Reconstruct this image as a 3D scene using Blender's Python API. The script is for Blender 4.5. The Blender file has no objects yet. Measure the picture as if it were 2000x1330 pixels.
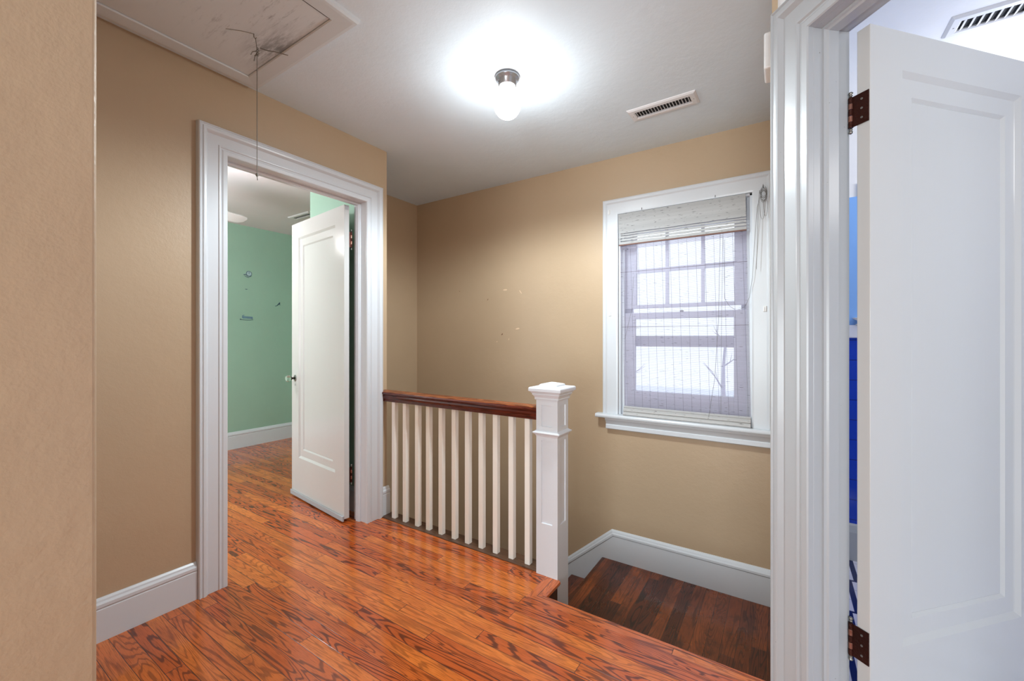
import bpy, bmesh, math, random
from mathutils import Vector, Matrix
random.seed(7)
C = bpy.context.scene.collection
PI = math.pi

# ------------------------------------------------------------------ camera
H_CAM = 1.2
cam_data = bpy.data.cameras.new('camera')
cam_data.sensor_fit = 'HORIZONTAL'; cam_data.sensor_width = 36.0
cam_data.lens = 814.0 / 2000.0 * 36.0
cam_data.shift_y = -5.0 / 2000.0
cam_data.clip_start = 0.02; cam_data.clip_end = 200
cam = bpy.data.objects.new('camera', cam_data); C.objects.link(cam)
cam.location = (0, 0, H_CAM); cam.rotation_euler = (PI/2, 0, math.radians(33.07))
bpy.context.scene.camera = cam

# ------------------------------------------------------------------ world, lights, exposure
def lin(r, g, b):
    f = lambda c: (c/255/12.92) if c/255 <= 0.04045 else ((c/255+0.055)/1.055)**2.4
    return (f(r), f(g), f(b), 1.0)

W = bpy.data.worlds.new('world'); bpy.context.scene.world = W; W.use_nodes = True
bg = W.node_tree.nodes['Background']
bg.inputs['Color'].default_value = (0.82, 0.89, 1.0, 1); bg.inputs['Strength'].default_value = 1.05

def area(name, loc, rot, sx, sy, power, color=(1, 1, 1)):
    l = bpy.data.lights.new(name, 'AREA'); l.shape = 'RECTANGLE'; l.size = sx; l.size_y = sy
    l.energy = power; l.color = color
    o = bpy.data.objects.new(name, l); C.objects.link(o); o.location = loc; o.rotation_euler = rot
    return o
def point(name, loc, power, rad, color=(1, 1, 1)):
    l = bpy.data.lights.new(name, 'POINT'); l.energy = power; l.shadow_soft_size = rad; l.color = color
    o = bpy.data.objects.new(name, l); C.objects.link(o); o.location = loc
    return o
COOL = (0.85, 0.955, 1.0)
area('hallway_fill', (0.15, -3.4, 0.9), (math.radians(112), 0, 0), 1.9, 1.5, 70, COOL)  # added fill light behind the camera, tilted up to lift the ceiling
area('bedroom_fill', (-3.7, -3.3, 1.4), (math.radians(98), 0, 0), 1.9, 1.8, 24, (0.9, 0.95, 1.0))  # added fill light at the unseen end of the bedroom
area('bedroom_wall_fill', (-2.55, -1.0, 1.5), (math.radians(90), 0, math.radians(90)), 1.5, 1.5, 42, (0.93, 0.96, 1.0))  # added fill inside the bedroom, aimed at the mint wall past the door leaf
area('bathroom_daylight', (2.0, 1.4, 2.15), (math.radians(65), 0, math.radians(88)), .4, .4, 2.2, (1, .99, .97))
point('bathroom_lamp', (1.0, 2.66, 2.0), 9, .10, (0.97, 0.98, 1.0))
LAMP_POWER = 9.0     # emission of the hall globe
vs = bpy.context.scene.view_settings
vs.view_transform = 'Standard'; vs.look = 'None'; vs.gamma = 1.0; vs.use_curve_mapping = False
vs.exposure = 0.68

# ------------------------------------------------------------------ node helpers
class NT:
    def __init__(s, name):
        s.m = bpy.data.materials.new(name); s.m.use_nodes = True
        s.t = s.m.node_tree; s.b = s.t.nodes['Principled BSDF']; s.out = s.t.nodes['Material Output']
        s.co = None
    def n(s, kind, **kw):
        x = s.t.nodes.new(kind)
        for k, v in kw.items(): setattr(x, k, v)
        return x
    def set(s, sock, v):
        if v is None: return
        if hasattr(v, 'is_output') or isinstance(v, bpy.types.NodeSocket): s.t.links.new(v, sock)
        else: sock.default_value = v
    def obj(s):
        if s.co is None: s.co = s.n('ShaderNodeTexCoord').outputs['Object']
        return s.co
    def math(s, op, a, b=None, c=None):
        x = s.n('ShaderNodeMath', operation=op)
        s.set(x.inputs[0], a); s.set(x.inputs[1], b); s.set(x.inputs[2], c)
        return x.outputs[0]
    def sep(s, v):
        x = s.n('ShaderNodeSeparateXYZ'); s.set(x.inputs[0], v); return x.outputs
    def comb(s, a, b, c):
        x = s.n('ShaderNodeCombineXYZ')
        for i, v in enumerate((a, b, c)): s.set(x.inputs[i], v)
        return x.outputs[0]
    def noise(s, v, scale, detail=2.0, rough=0.5, dist=0.0):
        x = s.n('ShaderNodeTexNoise'); s.set(x.inputs['Vector'], v); x.inputs['Scale'].default_value = scale
        x.inputs['Detail'].default_value = detail; x.inputs['Roughness'].default_value = rough
        x.inputs['Distortion'].default_value = dist
        return x.outputs['Fac']
    def scale(s, v, k):
        x = s.n('ShaderNodeVectorMath', operation='MULTIPLY'); s.set(x.inputs[0], v); x.inputs[1].default_value = k
        return x.outputs[0]
    def mix(s, f, a, b, blend='MIX'):
        x = s.n('ShaderNodeMix', data_type='RGBA', blend_type=blend)
        s.set(x.inputs[0], f); s.set(x.inputs[6], a); s.set(x.inputs[7], b)
        return x.outputs[2]
    def ramp(s, f, lo, hi, a=0.0, b=1.0):
        x = s.n('ShaderNodeMapRange'); x.interpolation_type = 'SMOOTHSTEP'
        s.set(x.inputs[0], f)
        for i, v in zip((1, 2, 3, 4), (lo, hi, a, b)): x.inputs[i].default_value = v
        return x.outputs[0]
    def bump(s, h, strength, dist=0.01, prev=None):
        x = s.n('ShaderNodeBump'); s.set(x.inputs['Height'], h)
        x.inputs['Strength'].default_value = strength; x.inputs['Distance'].default_value = dist
        if prev is not None: s.set(x.inputs['Normal'], prev)
        s.t.links.new(x.outputs[0], s.b.inputs['Normal']); return x.outputs[0]
    def base(s, c): s.set(s.b.inputs['Base Color'], c)
    def rough(s, r): s.set(s.b.inputs['Roughness'], r)

def plain(name, col, rough=0.5, metal=0.0, emit=0.0, bump=0.0, bscale=60.0, trans=0.0, mottle=0.0):
    k = NT(name)
    c = col
    if mottle:
        n = k.noise(k.obj(), 3.0, 4, 0.6)
        dark = tuple(v*(1-mottle) for v in col[:3])+(1,)
        c = k.mix(k.ramp(n, 0.35, 0.65), dark, col)
    k.base(c); k.rough(rough); k.b.inputs['Metallic'].default_value = metal
    if emit:
        k.b.inputs['Emission Color'].default_value = col; k.b.inputs['Emission Strength'].default_value = emit
    if bump: k.bump(k.noise(k.obj(), bscale, 3, 0.6), bump, 0.004)
    if trans: k.b.inputs['Transmission Weight'].default_value = trans
    return k.m

def wall_paint(name, col, rough=0.38, bump=0.35, spots=None):
    """rolled wall paint with a fine orange-peel texture and a few patched nicks"""
    k = NT(name)
    c = k.mix(k.ramp(k.noise(k.obj(), 1.6, 4, 0.6), 0.3, 0.7), tuple(v*0.95 for v in col[:3])+(1,), col)
    if spots:
        x, y, z = k.sep(k.obj())
        wob = k.math('MULTIPLY', k.math('SUBTRACT', k.noise(k.obj(), 90, 2), 0.5), 1.6)
        for (sx, sz, rx, rz, sc, ang) in spots:
            dx = k.math('SUBTRACT', x, sx); dz = k.math('SUBTRACT', z, sz)
            ca, sa = math.cos(ang), math.sin(ang)
            a = k.math('DIVIDE', k.math('ADD', k.math('MULTIPLY', dx, ca), k.math('MULTIPLY', dz, sa)), rx)
            b = k.math('DIVIDE', k.math('SUBTRACT', k.math('MULTIPLY', dz, ca), k.math('MULTIPLY', dx, sa)), rz)
            d = k.math('ADD', k.math('ADD', k.math('POWER', k.math('ABSOLUTE', a), 2.0), k.math('POWER', k.math('ABSOLUTE', b), 2.0)), wob)
            c = k.mix(k.ramp(d, 1.2, 0.7), c, sc)
    k.base(c); k.rough(rough)
    n1 = k.bump(k.noise(k.obj(), 190, 3, 0.6), bump*0.5, 0.0016)
    k.bump(k.noise(k.obj(), 14, 4, 0.65), bump, 0.0045, n1)
    return k.m

def gloss_paint(name, col, rough=0.22, dirt=0.0, axis='z'):
    """brushed-on enamel: streaks along the grain, drips, small chips"""
    k = NT(name)
    st = {'z': (70, 70, 3), 'x': (3, 70, 70), 'y': (70, 3, 70)}[axis]
    streak = k.noise(k.scale(k.obj(), st), 1.0, 3, 0.6)
    c = col
    if dirt:
        ch = k.ramp(k.noise(k.obj(), 75, 3, 0.6), 0.735, 0.76)
        c = k.mix(k.math('MULTIPLY', ch, dirt), col, lin(120, 116, 108))
    k.base(c); k.rough(rough)
    n1 = k.bump(streak, 0.14, 0.0010)
    k.bump(k.noise(k.obj(), 16, 2, 0.5), 0.06, 0.003, n1)
    return k.m

def planks(name, along, light, mid, dark, w=0.0572, rough=0.2, offs=0.0, L=0.78, worn=0.0):
    k = NT(name)
    x, y, z = k.sep(k.obj())
    a, b = (x, y) if along == 'x' else (y, x)
    rb = k.math('DIVIDE', k.math('ADD', b, 20.0+offs), w)
    row = k.math('FLOOR', rb); fb = k.math('FRACT', rb)
    wn = k.n('ShaderNodeTexWhiteNoise', noise_dimensions='1D'); k.set(wn.inputs['W'], row)
    sa = k.math('ADD', k.math('DIVIDE', k.math('ADD', a, 20.0), L), k.math('MULTIPLY', wn.outputs['Value'], 7.3))
    seg = k.math('FLOOR', sa); fa = k.math('FRACT', sa)
    w2 = k.n('ShaderNodeTexWhiteNoise', noise_dimensions='2D'); k.set(w2.inputs['Vector'], k.comb(row, seg, 0.0))
    r, g, bl = [o for o in k.sep(w2.outputs['Color'])]
    val = w2.outputs['Value']
    # cathedral grain = contour lines of a stretched noise, new offset on each board
    gc = k.comb(k.math('ADD', k.math('MULTIPLY', a, 1.15), k.math('MULTIPLY', r, 37.0)),
                k.math('ADD', k.math('MULTIPLY', b, 13.0), k.math('MULTIPLY', g, 51.0)),
                k.math('MULTIPLY', bl, 23.0))
    n = k.noise(gc, 1.0, 3.0, 0.36, 0.35)
    rings = k.math('SINE', k.math('MULTIPLY', n, k.math('ADD', 75.0, k.math('MULTIPLY', bl, 110.0))))
    line = k.ramp(rings, 0.15, 0.9)
    big = k.noise(k.scale(k.obj(), (4, 9, 1) if along == 'x' else (9, 4, 1)), 1.0, 3, 0.6)
    pores = k.noise(k.comb(k.math('MULTIPLY', a, 16.0), k.math('MULTIPLY', b, 520.0), g), 1.0, 2, 0.6)
    col = k.mix(k.ramp(val, 0.0, 0.75), light, mid)
    col = k.mix(k.ramp(big, 0.35, 0.75, 0.0, 0.55), col, mid)
    f = k.math('MULTIPLY', line, k.ramp(r, 0.0, 1.0, 0.38, 0.88))
    blot = k.ramp(k.noise(k.comb(k.math('MULTIPLY', a, 3.2), k.math('ADD', k.math('MULTIPLY', b, 14.0), k.math('MULTIPLY', g, 9.0)), 0.0), 1.0, 3, 0.6), 0.5, 0.78, 0.0, 0.55)
    col = k.mix(blot, col, tuple((p*.45+q*.55) for p, q in zip(mid, dark)))
    col = k.mix(f, col, dark)
    col = k.mix(k.ramp(pores, 0.5, 0.72, 0.0, 0.6), col, dark)
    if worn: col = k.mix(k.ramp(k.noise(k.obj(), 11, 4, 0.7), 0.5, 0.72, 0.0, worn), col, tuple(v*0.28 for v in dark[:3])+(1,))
    edge = k.math('MINIMUM', fb, k.math('SUBTRACT', 1.0, fb))
    enda = k.math('MULTIPLY', k.math('MINIMUM', fa, k.math('SUBTRACT', 1.0, fa)), L/w)
    gap = k.ramp(k.math('MINIMUM', edge, enda), 0.008, 0.030, 1.0, 0.0)
    col = k.mix(k.math('MULTIPLY', gap, 0.9), col, (0.028, 0.010, 0.004, 1))
    k.base(col)
    k.rough(k.math('ADD', k.ramp(k.noise(k.obj(), 5, 3), 0.3, 0.7, rough*0.8, rough*1.4), k.math('MULTIPLY', line, 0.06)))
    h = k.math('SUBTRACT', 1.0, k.math('ADD', gap, k.math('MULTIPLY', line, 0.12)))
    k.bump(h, 0.35, 0.0012)
    k.b.inputs['Coat Weight'].default_value = 0.25; k.b.inputs['Coat Roughness'].default_value = 0.14
    return k.m

def wood_solid(name, axis, light, dark, rough=0.25):
    k = NT(name)
    s = {'x': (2.2, 30, 30), 'y': (30, 2.2, 30), 'z': (30, 30, 2.2)}[axis]
    n = k.noise(k.scale(k.obj(), s), 1.0, 3, 0.45, 0.5)
    rings = k.ramp(k.math('SINE', k.math('MULTIPLY', n, 60.0)), 0.0, 0.95)
    s2 = {'x': (12, 400, 400), 'y': (400, 12, 400), 'z': (400, 400, 12)}[axis]
    p = k.noise(k.scale(k.obj(), s2), 1.0, 2)
    c = k.mix(k.math('MULTIPLY', rings, 0.7), light, dark)
    c = k.mix(k.ramp(p, 0.5, 0.75, 0, 0.5), c, dark)
    k.base(c); k.rough(rough); k.bump(rings, 0.15, 0.0006)
    return k.m

# ------------------------------------------------------------------ mesh helpers
def make(name, verts, faces, mat, parent=None, smooth=False, bevel=0.0, seg=2, mats=None):
    me = bpy.data.meshes.new(name); me.from_pydata([tuple(v) for v in verts], [], faces)
    bm = bmesh.new(); bm.from_mesh(me)
    bmesh.ops.recalc_face_normals(bm, faces=bm.faces); bm.to_mesh(me); bm.free()
    me.materials.append(mat)
    for m in (mats or []): me.materials.append(m)
    if smooth:
        for p in me.polygons: p.use_smooth = True
    o = bpy.data.objects.new(name, me); C.objects.link(o)
    if parent is not None: o.parent = parent
    if bevel:
        b = o.modifiers.new('bevel', 'BEVEL'); b.width = bevel; b.segments = seg; b.limit_method = 'ANGLE'
        b.angle_limit = math.radians(40)
    return o

class MB:
    def __init__(s): s.v = []; s.f = []
    def add(s, vs, fs):
        k = len(s.v); s.v += [Vector(v) for v in vs]; s.f += [tuple(i+k for i in f) for f in fs]; return s
    def box(s, x0, x1, y0, y1, z0, z1):
        return s.add([(x, y, z) for x in (x0, x1) for y in (y0, y1) for z in (z0, z1)],
                     [(0, 1, 3, 2), (4, 6, 7, 5), (0, 4, 5, 1), (2, 3, 7, 6), (0, 2, 6, 4), (1, 5, 7, 3)])
    def obox(s, o, ax, ay, az, a, b, c):
        """box in a local frame: o origin, ax/ay/az unit axes, ranges a, b, c"""
        o = Vector(o); ax, ay, az = Vector(ax), Vector(ay), Vector(az)
        return s.add([o+ax*x+ay*y+az*z for x in a for y in b for z in c],
                     [(0, 1, 3, 2), (4, 6, 7, 5), (0, 4, 5, 1), (2, 3, 7, 6), (0, 2, 6, 4), (1, 5, 7, 3)])
    def poly(s, pts, z0, z1):
        n = len(pts)
        return s.add([(x, y, z0) for x, y in pts]+[(x, y, z1) for x, y in pts],
                     [tuple(range(n)), tuple(range(2*n-1, n-1, -1))]+[(i, (i+1) % n, n+(i+1) % n, n+i) for i in range(n)])
    def tube(s, pts, r, n=8, cap=True):
        pts = [Vector(p) for p in pts]; rr = r if isinstance(r, (list, tuple)) else [r]*len(pts)
        k = len(s.v); up = None
        for i, p in enumerate(pts):
            d = (pts[min(i+1, len(pts)-1)]-pts[max(i-1, 0)])
            if d.length < 1e-9: d = Vector((0, 0, 1))
            d.normalize()
            if up is None: up = Vector((0, 0, 1)) if abs(d.z) < 0.9 else Vector((1, 0, 0))
            a = d.cross(up).normalized(); b = d.cross(a).normalized(); up = -b if False else up
            for j in range(n):
                t = 2*PI*j/n; s.v.append(p+(a*math.cos(t)+b*math.sin(t))*rr[i])
        for i in range(len(pts)-1):
            for j in range(n):
                s.f.append((k+i*n+j, k+i*n+(j+1) % n, k+(i+1)*n+(j+1) % n, k+(i+1)*n+j))
        if cap:
            s.f.append(tuple(k+j for j in range(n))); s.f.append(tuple(k+(len(pts)-1)*n+j for j in range(n)))
        return s
    def lathe(s, o, axis, prof, n=24):
        """prof: list of (along, radius)"""
        o = Vector(o); d = Vector(axis).normalized()
        up = Vector((0, 0, 1)) if abs(d.z) < 0.9 else Vector((1, 0, 0))
        a = d.cross(up).normalized(); b = d.cross(a).normalized(); k = len(s.v)
        for (t, r) in prof:
            for j in range(n):
                q = 2*PI*j/n; s.v.append(o+d*t+(a*math.cos(q)+b*math.sin(q))*max(r, 1e-5))
        m = len(prof)
        for i in range(m-1):
            for j in range(n):
                s.f.append((k+i*n+j, k+i*n+(j+1) % n, k+(i+1)*n+(j+1) % n, k+(i+1)*n+j))
        s.f.append(tuple(k+j for j in range(n))); s.f.append(tuple(k+(m-1)*n+j for j in range(n)))
        return s
    def sweep(s, o, ux, uy, out, path, prof, closed=False):
        """profile (t sideways to the left of the path, h outward) mitred along a 2D path in the plane (ux, uy)"""
        o, ux, uy, out = Vector(o), Vector(ux), Vector(uy), Vector(out)
        P = [Vector(p) for p in path]; n = len(P); k = len(s.v); m = len(prof)
        for i in range(n):
            if closed: a = (P[i]-P[i-1]).normalized(); b = (P[(i+1) % n]-P[i]).normalized()
            else:
                a = (P[i]-P[i-1]).normalized() if i > 0 else None
                b = (P[i+1]-P[i]).normalized() if i < n-1 else None
                a = a or b; b = b or a
            na = Vector((-a.y, a.x)); nb = Vector((-b.y, b.x)); mi = (na+nb).normalized(); L = 1/max(0.2, mi.dot(na))
            for (t, h) in prof:
                q = P[i]+mi*(t*L); s.v.append(o+ux*q.x+uy*q.y+out*h)
        for i in range(n if closed else n-1):
            j2 = (i+1) % n
            for j in range(m):
                s.f.append((k+i*m+j, k+i*m+(j+1) % m, k+j2*m+(j+1) % m, k+j2*m+j))
        if not closed:
            s.f.append(tuple(k+j for j in range(m))); s.f.append(tuple(k+(n-1)*m+j for j in range(m)))
        return s
    def build(s, name, mat, parent=None, **kw): return make(name, s.v, s.f, mat, parent, **kw)

def structure(o, label=None):
    o['kind'] = 'structure'
    if label: o['label'] = label
    return o
def empty(name, loc=(0, 0, 0)):
    o = bpy.data.objects.new(name, None); C.objects.link(o); o.empty_display_size = 0.1
    return o
def tag(o, label, cat, group=None):
    o['label'] = label; o['category'] = cat
    if group: o['group'] = group
    return o
def lab(o, label): o['label'] = label; return o

# ------------------------------------------------------------------ materials
TAN = lin(190, 165, 136)
NICK = lin(112, 78, 52); PATCH = lin(222, 196, 164)
M_tan = wall_paint('tan_wall_paint', TAN)
M_tan_back = wall_paint('tan_back_wall_paint', TAN, spots=[
    (-2.105, 1.526, .009, .003, NICK, 0.9), (-1.957, 1.230, .009, .0045, NICK, 0.7), (-1.806, 1.275, .022, .006, PATCH, 0.2),
    (-1.926, 1.597, .022, .006, PATCH, 0.0), (-1.777, 1.571, .018, .004, PATCH, -0.9), (-2.01, 1.168, .006, .004, PATCH, 0.3),
    (-1.89, 1.19, .008, .003, PATCH, 1.4), (-2.415, 1.614, .003, .003, NICK, 0)])
M_ceil = wall_paint('ceiling_paint', lin(224, 237, 246), rough=0.6, bump=0.45)
M_bedceil = wall_paint('bedroom_ceiling_paint', lin(232, 226, 230), rough=0.6, bump=0.3)
M_green = wall_paint('mint_green_paint', lin(160, 194, 174), rough=0.45)
M_lblue = wall_paint('light_blue_paint', lin(130, 178, 240), rough=0.4)
M_white_wall = wall_paint('white_wall_paint', lin(236, 236, 238), rough=0.5)
M_trim = gloss_paint('white_trim_enamel', lin(214, 218, 223), 0.27, dirt=0.4)
M_door = gloss_paint('white_door_enamel', lin(208, 208, 206), 0.17, dirt=0.0)
M_bathtrim = gloss_paint('worn_trim_enamel', lin(180, 183, 186), 0.24, dirt=0.8)
M_baluster = gloss_paint('cream_baluster_enamel', lin(252, 248, 240), 0.3)
M_newel = gloss_paint('white_newel_enamel', lin(222, 225, 230), 0.3, dirt=0.5)
M_floor = planks('oak_strip_floor', 'x', lin(224, 124, 52), lin(194, 90, 36), lin(78, 30, 12), L=1.1, rough=0.15, offs=0.021)
M_border = planks('oak_border_board', 'x', lin(222, 128, 70), lin(196, 100, 50), lin(96, 38, 18), rough=0.2, offs=0.045, w=0.063, L=1.9)
M_border_y = planks('oak_return_board', 'y', lin(210, 112, 60), lin(182, 86, 44), lin(96, 38, 18), rough=0.2, w=0.07, L=2.6)
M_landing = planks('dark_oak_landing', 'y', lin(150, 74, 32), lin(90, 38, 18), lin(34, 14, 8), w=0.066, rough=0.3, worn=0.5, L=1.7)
M_curb = wood_solid('dark_curb_oak', 'x', lin(96, 66, 48), lin(52, 32, 22), 0.35)
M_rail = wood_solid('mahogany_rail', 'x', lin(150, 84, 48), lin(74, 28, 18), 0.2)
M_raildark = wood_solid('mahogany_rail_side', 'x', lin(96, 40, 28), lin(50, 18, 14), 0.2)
M_rust = plain('rusty_brown_metal', lin(72, 34, 24), 0.35, 0.7, bump=0.6, bscale=160, mottle=0.5)
M_copper = plain('copper_knuckle', lin(168, 120, 104), 0.3, 0.85, bump=0.3, bscale=120, mottle=0.4)
M_steel = plain('aged_steel', lin(150, 148, 142), 0.32, 0.8, bump=0.2, mottle=0.2)
M_dark = plain('dark_slot', lin(26, 24, 24), 0.7)
M_vent = plain('vent_white_enamel', lin(226, 226, 228), 0.35)
M_chrome = plain('satin_canopy', lin(150, 150, 154), 0.25, 0.8)
M_greytrim = plain('grey_sweep', lin(176, 178, 182), 0.45)
M_plastic = plain('white_plastic', lin(232, 232, 232), 0.35)
M_cord = plain('grey_cord', lin(120, 116, 108), 0.8)
M_bcord = plain('shade_cord', lin(128, 126, 126), 0.8)
M_glassknob = plain('green_tinted_glass', lin(215, 240, 226), 0.03, 0.0, trans=0.85)
M_snow = plain('snow', lin(228, 234, 246), 0.8, bump=0.3, bscale=2)
M_bark = plain('bark', lin(176, 172, 184), 0.9, bump=0.5, bscale=12)

# ------------------------------------------------------------------ geometry constants
XW1 = -2.272          # wall with the bedroom door
XW1B = -2.385         # its bedroom side
Y_END = 1.92          # where that wall stops at the stairwell
YW2 = 2.855           # wall with the window
XS = -2.947           # far side of the stairwell
XR = -0.030           # right side of the stairwell
H = 2.47
HB = 2.44
XG = -4.985           # mint wall
P0 = Vector((-0.035, 1.534, 0))                     # bathroom wall, outer casing edge
A42 = math.radians(42)
U3 = Vector((math.sin(A42), -math.cos(A42), 0))     # along that wall towards the camera
N3 = Vector((math.cos(A42), math.sin(A42), 0))      # into the bathroom
Z = Vector((0, 0, 1))
def w3(u, d): p = P0+U3*u+N3*d; return (p.x, p.y)

# ------------------------------------------------------------------ floors
NB = 1.655
mb = MB().poly([(-5.1, -3.6), (1.33, -3.6), w3(1.9, .07), w3(0.02, .07), (XR+.02, NB), (-1.0, NB), (-1.0, 1.858), (XW1-.02, 1.858), (-3.03, 1.858), (-3.03, 3.4), (-5.1, 3.4)], -.03, 0)
structure(mb.build('floor', M_floor))
# nosing boards around the stair opening
def bull(y): return [(y, 0.0), (y-.004, 0.0), (y, -.004)]
mb = MB()
prof = [(NB, -.03), (1.700, -.03), (1.712, -.026), (1.717, -.016), (1.715, -.006), (1.706, 0), (NB, 0)]
xs = [-1.0, -0.92, XR+.02]
v = []
for i, x in enumerate((0, 1)):
    for (y, z) in prof:
        if i == 0:
            xx = -1.0 + (y-NB)*(0.08/0.062)
        else: xx = XR+.02
        v.append((xx, y, z))
n = len(prof)
mb.add(v, [tuple(range(n)), tuple(range(n, 2*n))]+[(j, (j+1) % n, n+(j+1) % n, n+j) for j in range(n)])
structure(mb.build('trim_1', M_border), 'oak nosing board along the top of the stairs')
mb = MB(); v = []
profx = [(-1.0, -.03), (-.940, -.03), (-.928, -.026), (-.923, -.016), (-.925, -.006), (-.934, 0), (-1.0, 0)]
for i in (0, 1):
    for (x, z) in profx:
        yy = NB+(x+1.0)*(0.062/0.08) if i == 0 else 1.858
        v.append((x, yy, z))
n = len(profx)
mb.add(v, [tuple(range(n)), tuple(range(n, 2*n))]+[(j, (j+1) % n, n+(j+1) % n, n+j) for j in range(n)])
structure(mb.build('trim_2', M_border_y), 'short oak return board beside the newel post')
MB().box(-.96, -.9375, 1.672, 1.8515, -.355, -.03).build('floor_edge_riser', M_curb)['kind'] = 'structure'  # coloured dark to paint in the shadow below the floor edge

k = NT('white_and_navy_floor_tile')
x, y, z = k.sep(k.obj())
fy = k.math('FRACT', k.math('DIVIDE', k.math('SUBTRACT', y, 2.335), 0.30))
fx = k.math('FRACT', k.math('DIVIDE', k.math('ADD', x, k.math('MULTIPLY', k.math('FLOOR', k.math('DIVIDE', k.math('SUBTRACT', y, 2.335), 0.30)), -0.03)), 0.20))
navy = k.math('MAXIMUM', k.ramp(k.math('ABSOLUTE', k.math('SUBTRACT', fx, 0.36)), 0.05, 0.06, 1, 0), k.ramp(fy, 0.045, 0.05, 1, 0))
gr = k.math('MAXIMUM', navy, k.math('MULTIPLY', k.ramp(k.math('ABSOLUTE', k.math('SUBTRACT', k.math('FRACT', k.math('DIVIDE', y, 0.1)), 0.5)), 0.02, 0.03, 1, 0), 0.35))
k.base(k.mix(gr, lin(226, 226, 240), lin(30, 42, 92))); k.rough(0.2)
M_bathfloor = k.m
structure(MB().poly([w3(0.02, .07), w3(1.9, .07), (2.2, .4), (2.2, 2.96), (.09, 2.96), (.09, 1.66)], -.028, 0.0).build('floor_bathroom', M_bathfloor))

# ------------------------------------------------------------------ ceilings
structure(MB().box(XS-.1, 1.4, -3.6, YW2+.02, H, H+.05).build('ceiling', M_ceil))
structure(MB().poly([(XG-.08, -3.6), (XW1B-.004, -3.6), (XW1B-.004, 1.83), (-3.035, 1.83), (-3.035, 3.4), (XG-.08, 3.4)], HB, HB+.025).build('ceiling_bedroom', M_bedceil))
structure(MB().poly([w3(-.06, .13), w3(1.9, .13), (2.2, .4), (2.2, 2.96), (.06, 2.96)], HB, HB+.02).build('ceiling_bathroom', M_white_wall))

# ------------------------------------------------------------------ walls
DY0, DY1, DTOP = 0.94, 1.745, 2.08       # bedroom doorway
mb = MB()
mb.box(XW1B, XW1, -3.6, DY0-.018, -.01, H+.01); mb.box(XW1B, XW1, DY1+.018, Y_END, -.01, H+.01)
mb.box(XW1B, XW1, DY0-.018, DY1+.018, DTOP+.018, H+.01)
structure(mb.build('wall_left', M_tan))
# green skin of the bedroom side
mb = MB(); g = .004
mb.box(XW1B-g, XW1B, -3.6, DY0-.018, 0, HB); mb.box(XW1B-g, XW1B, DY1+.018, 1.83, 0, HB); mb.box(XW1B-g, XW1B, DY0-.018, DY1+.018, DTOP+.018, HB)
structure(mb.build('wall_bedroom_door_side', M_green))
# stairwell end wall wrapping the nook (tan inside, mint outside)
mb = MB()
mb.box(XS-.05, XW1B, 1.875, Y_END, -2.6, H+.01); mb.box(XS-.05, XS, Y_END, YW2, -2.6, H+.01); mb.box(XW1B, XW1, 1.875, Y_END, -2.6, -.01)
structure(mb.build('wall_stairwell', M_tan))
mb = MB()
mb.box(-3.035, XW1B, 1.83, 1.875, 0, HB); mb.box(-3.035, XS-.05, 1.875, 3.4, 0, HB)
structure(mb.build('wall_bedroom_nook', M_green))
structure(MB().box(XG-.08, XG, -3.6, 3.4, 0, HB).build('wall_bedroom_far', M_green))
structure(MB().box(XG, -3.03, 3.3, 3.4, 0, HB).build('wall_bedroom_end', M_green))
# back wall with the window opening
WX0, WX1, WZ0, WZ1 = -0.967, -0.155, 0.655, 2.062
mb = MB(); yb = YW2+.14
mb.box(XS-.05, WX0, YW2, yb, -2.6, H+.01); mb.box(WX1, 0.06, YW2, yb, -2.6, H+.01)
mb.box(WX0, WX1, YW2, yb, -2.6, WZ0); mb.box(WX0, WX1, YW2, yb, WZ1, H+.01)
structure(mb.build('wall_back', M_tan_back))
# stairwell right wall
mb = MB().poly([(XR, YW2), (XR, 1.545), w3(.012, .05), (0.045, 1.62), (0.045, YW2)], -2.6, H+.01)
structure(mb.build('wall_stair_right', M_tan))
# wall under the balustrade
structure(MB().box(XW1+.001, -1.086, 1.925, 1.955, -2.6, -.032).build('wall_under_rail', M_tan))
# near wall block at the left of the camera
NX, NY = -0.897, 0.192
mb = MB().box(-2.27, NX, -3.6, NY, 0, H)
o = structure(mb.build('wall_near', wall_paint('tan_near_wall_paint', TAN, bump=0.55), bevel=0.006, seg=4))
# bathroom wall with the doorway
OU0, OU1, OTOP = 0.13, 0.89, 2.08
mb = MB(); E = Z
for (a, c) in (((-0.0, OU0-.018), (0, H)), ((OU1+.018, 1.95), (0, H)), ((OU0-.018, OU1+.018), (OTOP+.018, H))):
    mb.obox(P0, U3, N3, Z, a, (.026, .125), c)
structure(mb.build('wall_bathroom_door', M_white_wall))
mb = MB(); 
for (a, c) in (((-0.0, OU0-.018), (0, HB)), ((OU1+.018, 1.95), (0, HB)), ((OU0-.018, OU1+.018), (OTOP+.018, HB))):
    mb.obox(P0, U3, N3, Z, a, (.125, .130), c)
structure(mb.build('wall_bathroom_inner', M_white_wall))
q = w3(1.9, .026)
structure(MB().box(q[0], q[0]+.1, -3.6, q[1]+.03, 0, H).build('wall_hall_right', M_tan))
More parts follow.
